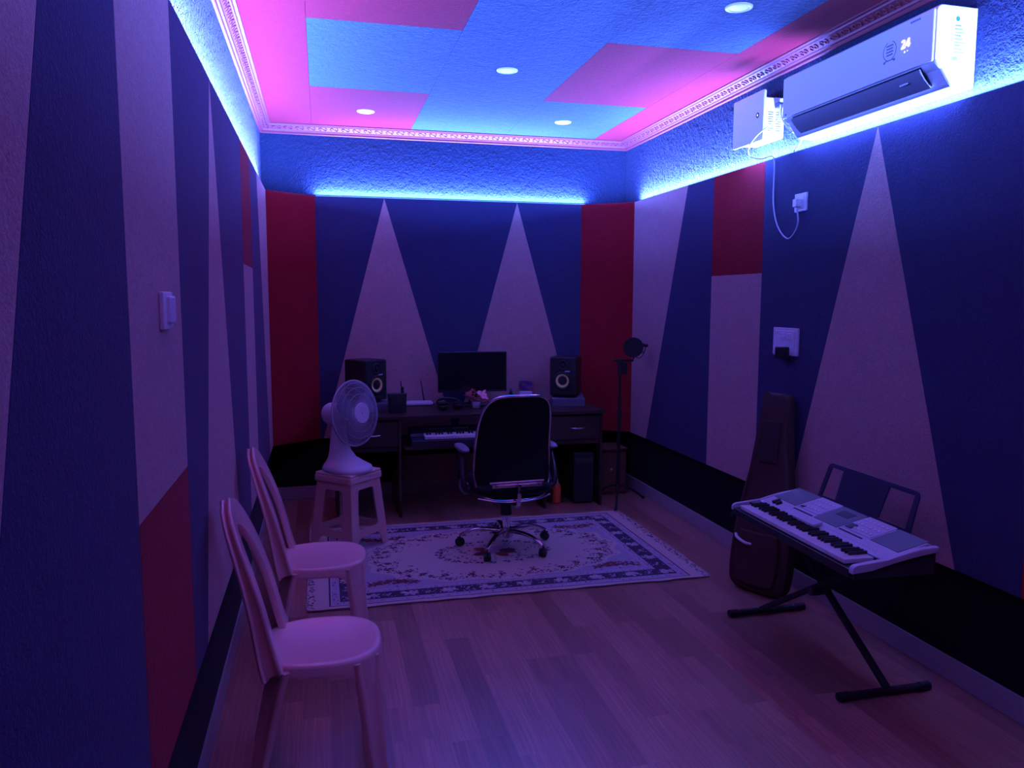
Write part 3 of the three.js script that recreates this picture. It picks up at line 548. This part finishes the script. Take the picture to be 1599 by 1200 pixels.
// ---------------------------------------------------------------- under and beside the desk
{
  const t = thing('computer_tower', 'black computer tower on the floor under the right drawer', 'computer', [2.455, 0, .45]);
  mesh('case', rbox(.175, .42, .44, .006, 0, .215, 0), M.blackPlastic, t);
  mesh('front_bezel', rbox(.170, .41, .012, .005, 0, .215, .224), M.blackMatte, t);
  mesh('drive_bay', rbox(.15, .04, .004, .002, 0, .36, .231), M.darkGrey, t);
}
{
  const t = thing('orange_bottle', 'orange red bottle with a white cap beside the office chair under the desk', 'bottle', [2.245, 0, .60]);
  mesh('body', new THREE.LatheGeometry([[0, .001], [.036, .001], [.038, .01], [.038, .13], [.03, .155], [.014, .17], [0, .17]].map(p => new THREE.Vector2(...p)), 28), M.orange, t);
  mesh('cap', cyl(.015, .016, .03, 0, .184, 0, 20), M.white, t);
}
{
  const t = thing('wooden_cabinet', 'low reddish brown wooden box with a round knob in the back right corner', 'cabinet', [2.80, 0, .30]);
  mesh('body', triUV(rspan(-.125, .125, 0, .385, -.13, .13, .004), .6), M.boxWood, t);
  const d = mesh('door', triUV(rspan(-.118, .118, .012, .36, .131, .147, .003), .6), M.boxWood, t);
  mesh('knob', new THREE.SphereGeometry(.012, 16, 12).translate(-.02, .22, .158), M.silver, d);
  mesh('top_board', triUV(rspan(-.13, .13, .386, .400, -.135, .155, .003), .6), M.boxWood, t);
}
{
  const t = thing('microphone_stand', 'black tripod microphone stand in the back right corner', 'stand', [2.735, 0, .73]);
  mesh('pole', merge([rod([0, .12, 0], [0, .75, 0], .015), rod([0, .72, 0], [0, 1.16, 0], .011)]), M.blackMatte, t);
  mesh('clutch', cyl(.02, .02, .07, 0, .74, 0), M.blackMatte, t);
  for (const a of [-.3, 2.0, 4.25]) mesh('leg', merge([tube([[0, .15, 0], [Math.cos(a) * .08, .13, Math.sin(a) * .08], [Math.cos(a) * .20, .06, Math.sin(a) * .20], [Math.cos(a) * .27, .012, Math.sin(a) * .27]], .009, 24, 8), cyl(.012, .012, .02, Math.cos(a) * .27, .012, Math.sin(a) * .27)]), M.blackMatte, t);
  mesh('boom_arm', merge([rod([-.05, 1.178, -.01], [.115, 1.178, .0], .009), rbox(.05, .05, .04, .01, 0, 1.17, 0)]), M.blackMatte, t);
  mesh('cable_box', rbox(.075, .10, .035, .01, .02, 1.115, .0), M.blackMatte, t);
}
{
  const t = thing('microphone', 'black studio microphone with a round pop filter on the tripod stand', 'microphone', [2.85, 1.243, .73]);
  mesh('body', merge([cyl(.026, .026, .10, 0, .02, 0), new THREE.SphereGeometry(.0265, 20, 12).scale(1, 1.3, 1).translate(0, .07, 0)]), M.blackMatte, t);
  mesh('pop_filter', merge([new THREE.TorusGeometry(.074, .007, 8, 36).translate(0, .045, .055), cyl(.072, .072, .006, 0, 0, 0, 36).rotateX(Math.PI / 2).translate(0, .045, .055)]).rotateY(-.45), M.blackMatte, t);
  mesh('shock_mount', merge([new THREE.TorusGeometry(.042, .006, 8, 28).rotateX(Math.PI / 2).translate(0, -.008, 0), rod([0, -.055, 0], [0, -.03, 0], .008)]), M.blackMatte, t);
  mesh('filter_clip', tube([[.03, .02, .03], [.075, .0, .03], [.10, .05, .0], [.085, .075, -.01]], .005, 20, 6), M.blackMatte, t);
  mesh('cable', tube([[.0, -.03, -.0], [.05, -.045, .01], [.08, -.01, .02], [.10, .045, .01]], .004, 24, 6), M.rubber, t);
  mesh('clip_knob', new THREE.SphereGeometry(.018, 14, 10).scale(1.3, .8, .8).translate(.105, .055, 0), M.blackMatte, t);
}

// ---------------------------------------------------------------- office chair
{
  const t = thing('office_chair', 'black high-back office chair with a chrome star base on the rug', 'chair', [1.565, .0106, 1.68], .04);
  const back = p => { const k = (p.y + .34) / .68; p.x *= 1.10 - .17 * k; p.y += .722; p.z = p.z + .225 + .12 * k * k - .05 * Math.sin(Math.PI * k) - 1.0 * p.x * p.x; };
  mesh('backrest', cushion(.245, .345, .040, 4.2, back, 6), M.leather, t);
  const trim = []; for (let i = 0; i < 90; i++) { const th = i / 90 * 6.2832, c = Math.cos(th), s = Math.sin(th); const p = V(.243 * Math.sign(c) * Math.pow(Math.abs(c), 2 / 4.2), .343 * Math.sign(s) * Math.pow(Math.abs(s), 2 / 4.2), .012); back(p); trim.push([p.x, p.y, p.z]); }
  mesh('chrome_edge', tube(trim, .010, 200, 8, true), M.chrome, t);
  mesh('seat', cushion(.27, .255, .060, 4, p => { const y = p.y; p.y = p.z + .440 + .10 * Math.pow(Math.max(0, -y - .15), 1.5); p.z = -(-y) + .0; }, 5), M.leather, t);
  mesh('seat_trim', tube([[-.24, .395, .20], [-.12, .380, .252], [.0, .376, .262], [.12, .380, .252], [.24, .395, .20]], .006, 40, 8), M.chrome, t);
  const bar = mesh('back_bracket', merge([rbox(.36, .016, .012, .005, 0, .503, .262), rbox(.33, .022, .012, .004, 0, .481, .262)]), M.chrome, t);
  for (const s of [-1, 1]) mesh('bolt', cyl(.006, .006, .01, 0, 0, 0, 12).rotateX(Math.PI / 2).translate(s * .14, .486, .270), M.darkChrome, bar);
  mesh('back_strut', tube([[.005, .49, .285], [.005, .42, .292], [.005, .355, .27], [.005, .335, .16], [.005, .345, .04]], .014, 36, 10), M.chrome, t);
  mesh('tilt_mechanism', rbox(.16, .05, .20, .012, 0, .352, .03), M.blackPlastic, t);
  mesh('gas_lift', merge([cyl(.025, .025, .17, 0, .165, 0), cyl(.014, .014, .12, 0, .29, 0)]), M.chrome, t);
  mesh('lift_cover', cyl(.034, .038, .10, 0, .275, 0), M.blackPlastic, t);
  mesh('hub', cyl(.042, .05, .06, 0, .105, 0), M.chrome, t);
  for (let k = 0; k < 5; k++) {
    const a = (56 + 72 * k) * Math.PI / 180, c = Math.cos(a), s = Math.sin(a), sec = [];
    for (let i = 0; i <= 12; i++) { const u = i / 12, r = .03 + .285 * u, y = .115 + .012 * Math.sin(u * 2.4) - .050 * Math.pow(u, 3), w = .022 - .008 * u, h = .017 - .007 * u; const o = V(-s, 0, c);
      const q = []; for (let j = 0; j < 12; j++) { const f = j / 12 * 6.2832; q.push(V(c * r, y + h * Math.sin(f), s * r).addScaledVector(o, w * Math.cos(f))); } sec.push(q); }
    mesh('base_arm', loft(sec), M.chrome, t);
    const cs = mesh('caster', merge([-1, 1].map(q => cyl(.027, .027, .016, 0, 0, 0, 24).rotateX(Math.PI / 2).translate(0, .0275, q * .012)).concat([rbox(.05, .03, .014, .006, 0, .045, 0), cyl(.006, .006, .03, 0, .062, 0)])), M.blackPlastic, t);
    cs.position.set(c * .313, 0, s * .313); cs.rotation.y = .6 * k + .9;
  }
  for (const s of [-1, 1]) {
    const a = mesh('armrest', merge([tube([[s * .262, .42, .10], [s * .300, .44, .10], [s * .312, .52, .08], [s * .306, .62, .03], [s * .300, .675, -.02]], .020, 36, 10), tube([[s * .262, .42, -.10], [s * .300, .44, -.10], [s * .312, .52, -.09], [s * .306, .62, -.05], [s * .300, .675, -.02]], .018, 36, 10)]), M.blackPlastic, t);
    mesh('arm_pad', cushion(.035, .135, .018, 3, p => { const y = p.y; p.y = p.z + .690; p.x += s * .300; p.z = y - .01; }, 4, 36, 8), M.arm, a);
    mesh('arm_bracket', rbox(.04, .075, .15, .012, s * .288, .432, .0), M.arm, a);
  }
}

// ---------------------------------------------------------------- synthesiser on its stand
const KY = .588;
{
  const t = thing('electronic_keyboard', 'silver electronic keyboard with grey speaker panels on the black folding stand', 'keyboard', [2.55, KY, 3.665], -.03);
  const SL = a => .068 + (a + .035) * .245;   // height of the sloping panel at depth a
  const body = poly([[-.175, .012], [-.165, 0], [.165, 0], [.19, .012], [.19, .10], [.165, SL(.165) - .004], [-.035, .060], [-.04, .040], [-.175, .040]]);
  mesh('case', extr(body, .93, .002).translate(0, 0, -.465), M.blackPlastic, t);
  const deck = poly([[-.035, .0605], [.165, SL(.165) - .0035], [.190, .1015], [.188, .108], [.165, SL(.165) + .003], [-.030, SL(-.03) + .002], [-.036, .066]]);
  mesh('top_deck', extr(deck, .93, .001).translate(0, 0, -.465), M.silver, t);
  const cheek = new THREE.Shape(); cheek.moveTo(-.185, .028); cheek.quadraticCurveTo(-.192, .055, -.165, .062); cheek.lineTo(-.03, SL(-.03) + .006); cheek.quadraticCurveTo(.10, SL(.10) + .012, .192, .112); cheek.lineTo(.192, .09); cheek.quadraticCurveTo(.05, .075, -.10, .035); cheek.closePath();
  for (const z of [-.480, .465]) mesh('end_cheek', extr(cheek, z > 0 ? .026 : .015, .003).translate(0, 0, z), M.silver, t);
  mesh('end_plate', extr(poly([[-.17, .0], [.19, .0], [.19, .10], [-.02, .05], [-.17, .03]]), .012, .002).translate(0, 0, .466), M.darkGrey, t);
  mesh('front_lip', rbox(.010, .036, .93, .004, -.178, .022, 0), M.blackPlastic, t);
  // 61 keys
  const wk = rbox(.130, .018, .0218, .002), bk = rbox(.082, .014, .0115, .002), z0 = -.418;
  for (let i = 0; i < 36; i++) mesh('white_key', wk, M.whiteKey, t).position.set(-.106, .0535, z0 + .0232 * (i + .5));
  for (let i = 0; i < 35; i++) if (![2, 6].includes(i % 7)) mesh('black_key', bk, M.blackKey, t).position.set(-.081, .0685, z0 + .0232 * (i + 1));
  const pan = (name, z1, z2, a0, a1, mat, h = .004, parent = t) => { const g = rbox(a1 - a0, h, z2 - z1, .0015); const m = mesh(name, g, mat, parent); const am = (a0 + a1) / 2; m.position.set(am, SL(am) + .0015 + h / 2, (z1 + z2) / 2); m.rotation.z = Math.atan(.245); return m; };
  pan('speaker_grille', -.455, -.268, .035, .178, M.grey); pan('speaker_grille', .285, .455, .035, .178, M.grey);
  pan('display_panel', -.085, .085, .015, .178, M.grey); pan('display', -.045, .045, .10, .150, M.darkGrey, .0055);
  const cp = pan('control_panel', -.258, -.092, .040, .178, M.silver, .005), cq = pan('control_panel', .095, .275, .040, .178, M.silver, .005);
  for (const [p, n] of [[cp, 5], [cq, 6]]) for (let i = 0; i < n; i++) for (let j = 0; j < 3; j++) { const b = mesh('button', rbox(.014, .004, .019, .0015), M.white, p); b.position.set(-.045 + j * .04, .004, (i - (n - 1) / 2) * .027); }
  const dial = pan('dial', -.24, -.215, .045, .07, M.darkGrey, .008), dial2 = pan('dial', .105, .145, .045, .085, M.darkGrey, .010);
  pan('button_row', -.25, -.10, .016, .024, M.darkGrey, .004); pan('button_row', .10, .255, .018, .026, M.darkGrey, .004);
  for (let i = 0; i < 26; i++) pan('printed_tick', -.02 + i * .016, -.014 + i * .016, -.012, -.008, M.label, .0008);
  pan('name_tab', -.14, .03, -.058, -.012, M.silver, .012).position.y += .008;
  for (const z of [-.385, -.355]) pan('control_wheel', z, z + .016, -.018, .012, M.blackPlastic, .014);
  pan('volume_knob', -.40, -.385, .015, .03, M.blackPlastic, .008);
  mesh('power_switch', rbox(.012, .008, .018, .002, -.10, .064, -.440), M.blackPlastic, t);
  // music rest
  const out = new THREE.Shape(), hw = .325, hh = .19, rr = .03; out.moveTo(-hw, 0); out.lineTo(hw, 0); out.lineTo(hw - .01, hh - rr); out.quadraticCurveTo(hw - .012, hh, hw - .045, hh); out.lineTo(-hw + .045, hh); out.quadraticCurveTo(-hw + .012, hh, -hw + .01, hh - rr); out.closePath();
  for (const [a, b] of [[-hw + .030, -.19], [.12, hw - .035]]) { const h = new THREE.Path(); h.moveTo(a, .025); h.lineTo(b, .025); h.lineTo(b - .005, hh - .022); h.lineTo(a + .012, hh - .022); h.closePath(); out.holes.push(h); }
  mesh('music_rest', extr(out, .007, .002).rotateY(-Math.PI / 2).rotateZ(-.30).translate(.195, .103, .0), M.restPlastic, t);
  mesh('rest_slot', rbox(.020, .012, .66, .003, .185, .108, 0), M.blackPlastic, t);
}
{
  const t = thing('keyboard_stand', 'black folding X stand under the electronic keyboard', 'stand', [2.63, 0, 3.525]);
  const H = KY - .002;
  for (const s of [-1, 1]) {
    mesh('foot', merge([rod([-.175, .020, s * .45], [.25, .020, s * .45], .016), cyl(.019, .019, .05, 0, 0, 0).rotateZ(Math.PI / 2).translate(-.16, .020, s * .45), cyl(.019, .019, .05, 0, 0, 0).rotateZ(Math.PI / 2).translate(.235, .020, s * .45)]), M.blackMatte, t);
    { const A = V(s * .022 + .03, H - .02, -s * .40), Bq = V(s * .022 + .03, .03, s * .45), d = Bq.clone().sub(A); mesh('strut', rbox(.028, d.length(), .024, .004).applyQuaternion(new THREE.Quaternion().setFromUnitVectors(V(0, 1, 0), d.clone().normalize())).translate(...A.add(Bq).multiplyScalar(.5).toArray()), M.blackMatte, t); }
    mesh('top_arm', rod([-.22, H - .014, s * .40], [.10, H - .014, s * .40], .013), M.blackMatte, t);
  }
  mesh('pivot', cyl(.02, .02, .10, 0, 0, 0).rotateZ(Math.PI / 2).translate(.03, H / 2, 0), M.darkGrey, t);
}
// ---------------------------------------------------------------- guitar bag
{
  const t = thing('guitar_bag', 'dark maroon guitar bag leaning on the right wall behind the keyboard', 'guitar bag');
  const ww = V(.155, 0, .32).normalize(), up0 = V(.145, 1.15, -.09).normalize(), nn = ww.clone().cross(up0).normalize(), up = nn.clone().cross(ww).normalize();
  t.matrixAutoUpdate = true; t.quaternion.setFromRotationMatrix(new THREE.Matrix4().makeBasis(ww, up, nn)); t.position.set(2.785, .006, 2.79);
  const s = new THREE.Shape(); const half = [[.11, 0], [.165, .03], [.182, .10], [.185, .20], [.180, .32], [.168, .44], [.150, .56], [.128, .68], [.108, .80], [.092, .92], [.084, 1.0], [.080, 1.06], [.070, 1.11], [.05, 1.14]];
  s.moveTo(-.10, 0); s.splineThru(half.map(([x, y]) => new THREE.Vector2(x, y))); s.lineTo(-.05, 1.14); s.splineThru(half.slice().reverse().map(([x, y]) => new THREE.Vector2(-x, y)));
  mesh('bag_body', extr(s, .10, .022, { bevelSegments: 4, curveSegments: 60 }).translate(0, 0, -.05), M.bag, t);
  const pk = new THREE.Shape(); pk.moveTo(-.12, .05); pk.quadraticCurveTo(0, .02, .12, .05); pk.quadraticCurveTo(.15, .18, .12, .34); pk.lineTo(-.12, .34); pk.quadraticCurveTo(-.15, .18, -.12, .05);
  mesh('front_pocket', extr(pk, .030, .010, { bevelSegments: 3 }).translate(0, 0, .040), M.bag, t);
  mesh('neck_pocket', extr(poly([[-.055, .74], [.055, .74], [.06, .98], [-.06, .98]]), .02, .006).translate(0, 0, .042), M.bagDark, t);
  mesh('carry_handle', tube([[-.155, .30, .045], [-.12, .29, .085], [-.06, .27, .09], [-.035, .265, .060]], .009, 30, 8), M.white, t);
  mesh('zip_line', tube(half.slice(1, 14).map(([x, y]) => [x - .006, y, .028]), .003, 60, 6), M.bagDark, t);
}

renderer.render(scene, camera);
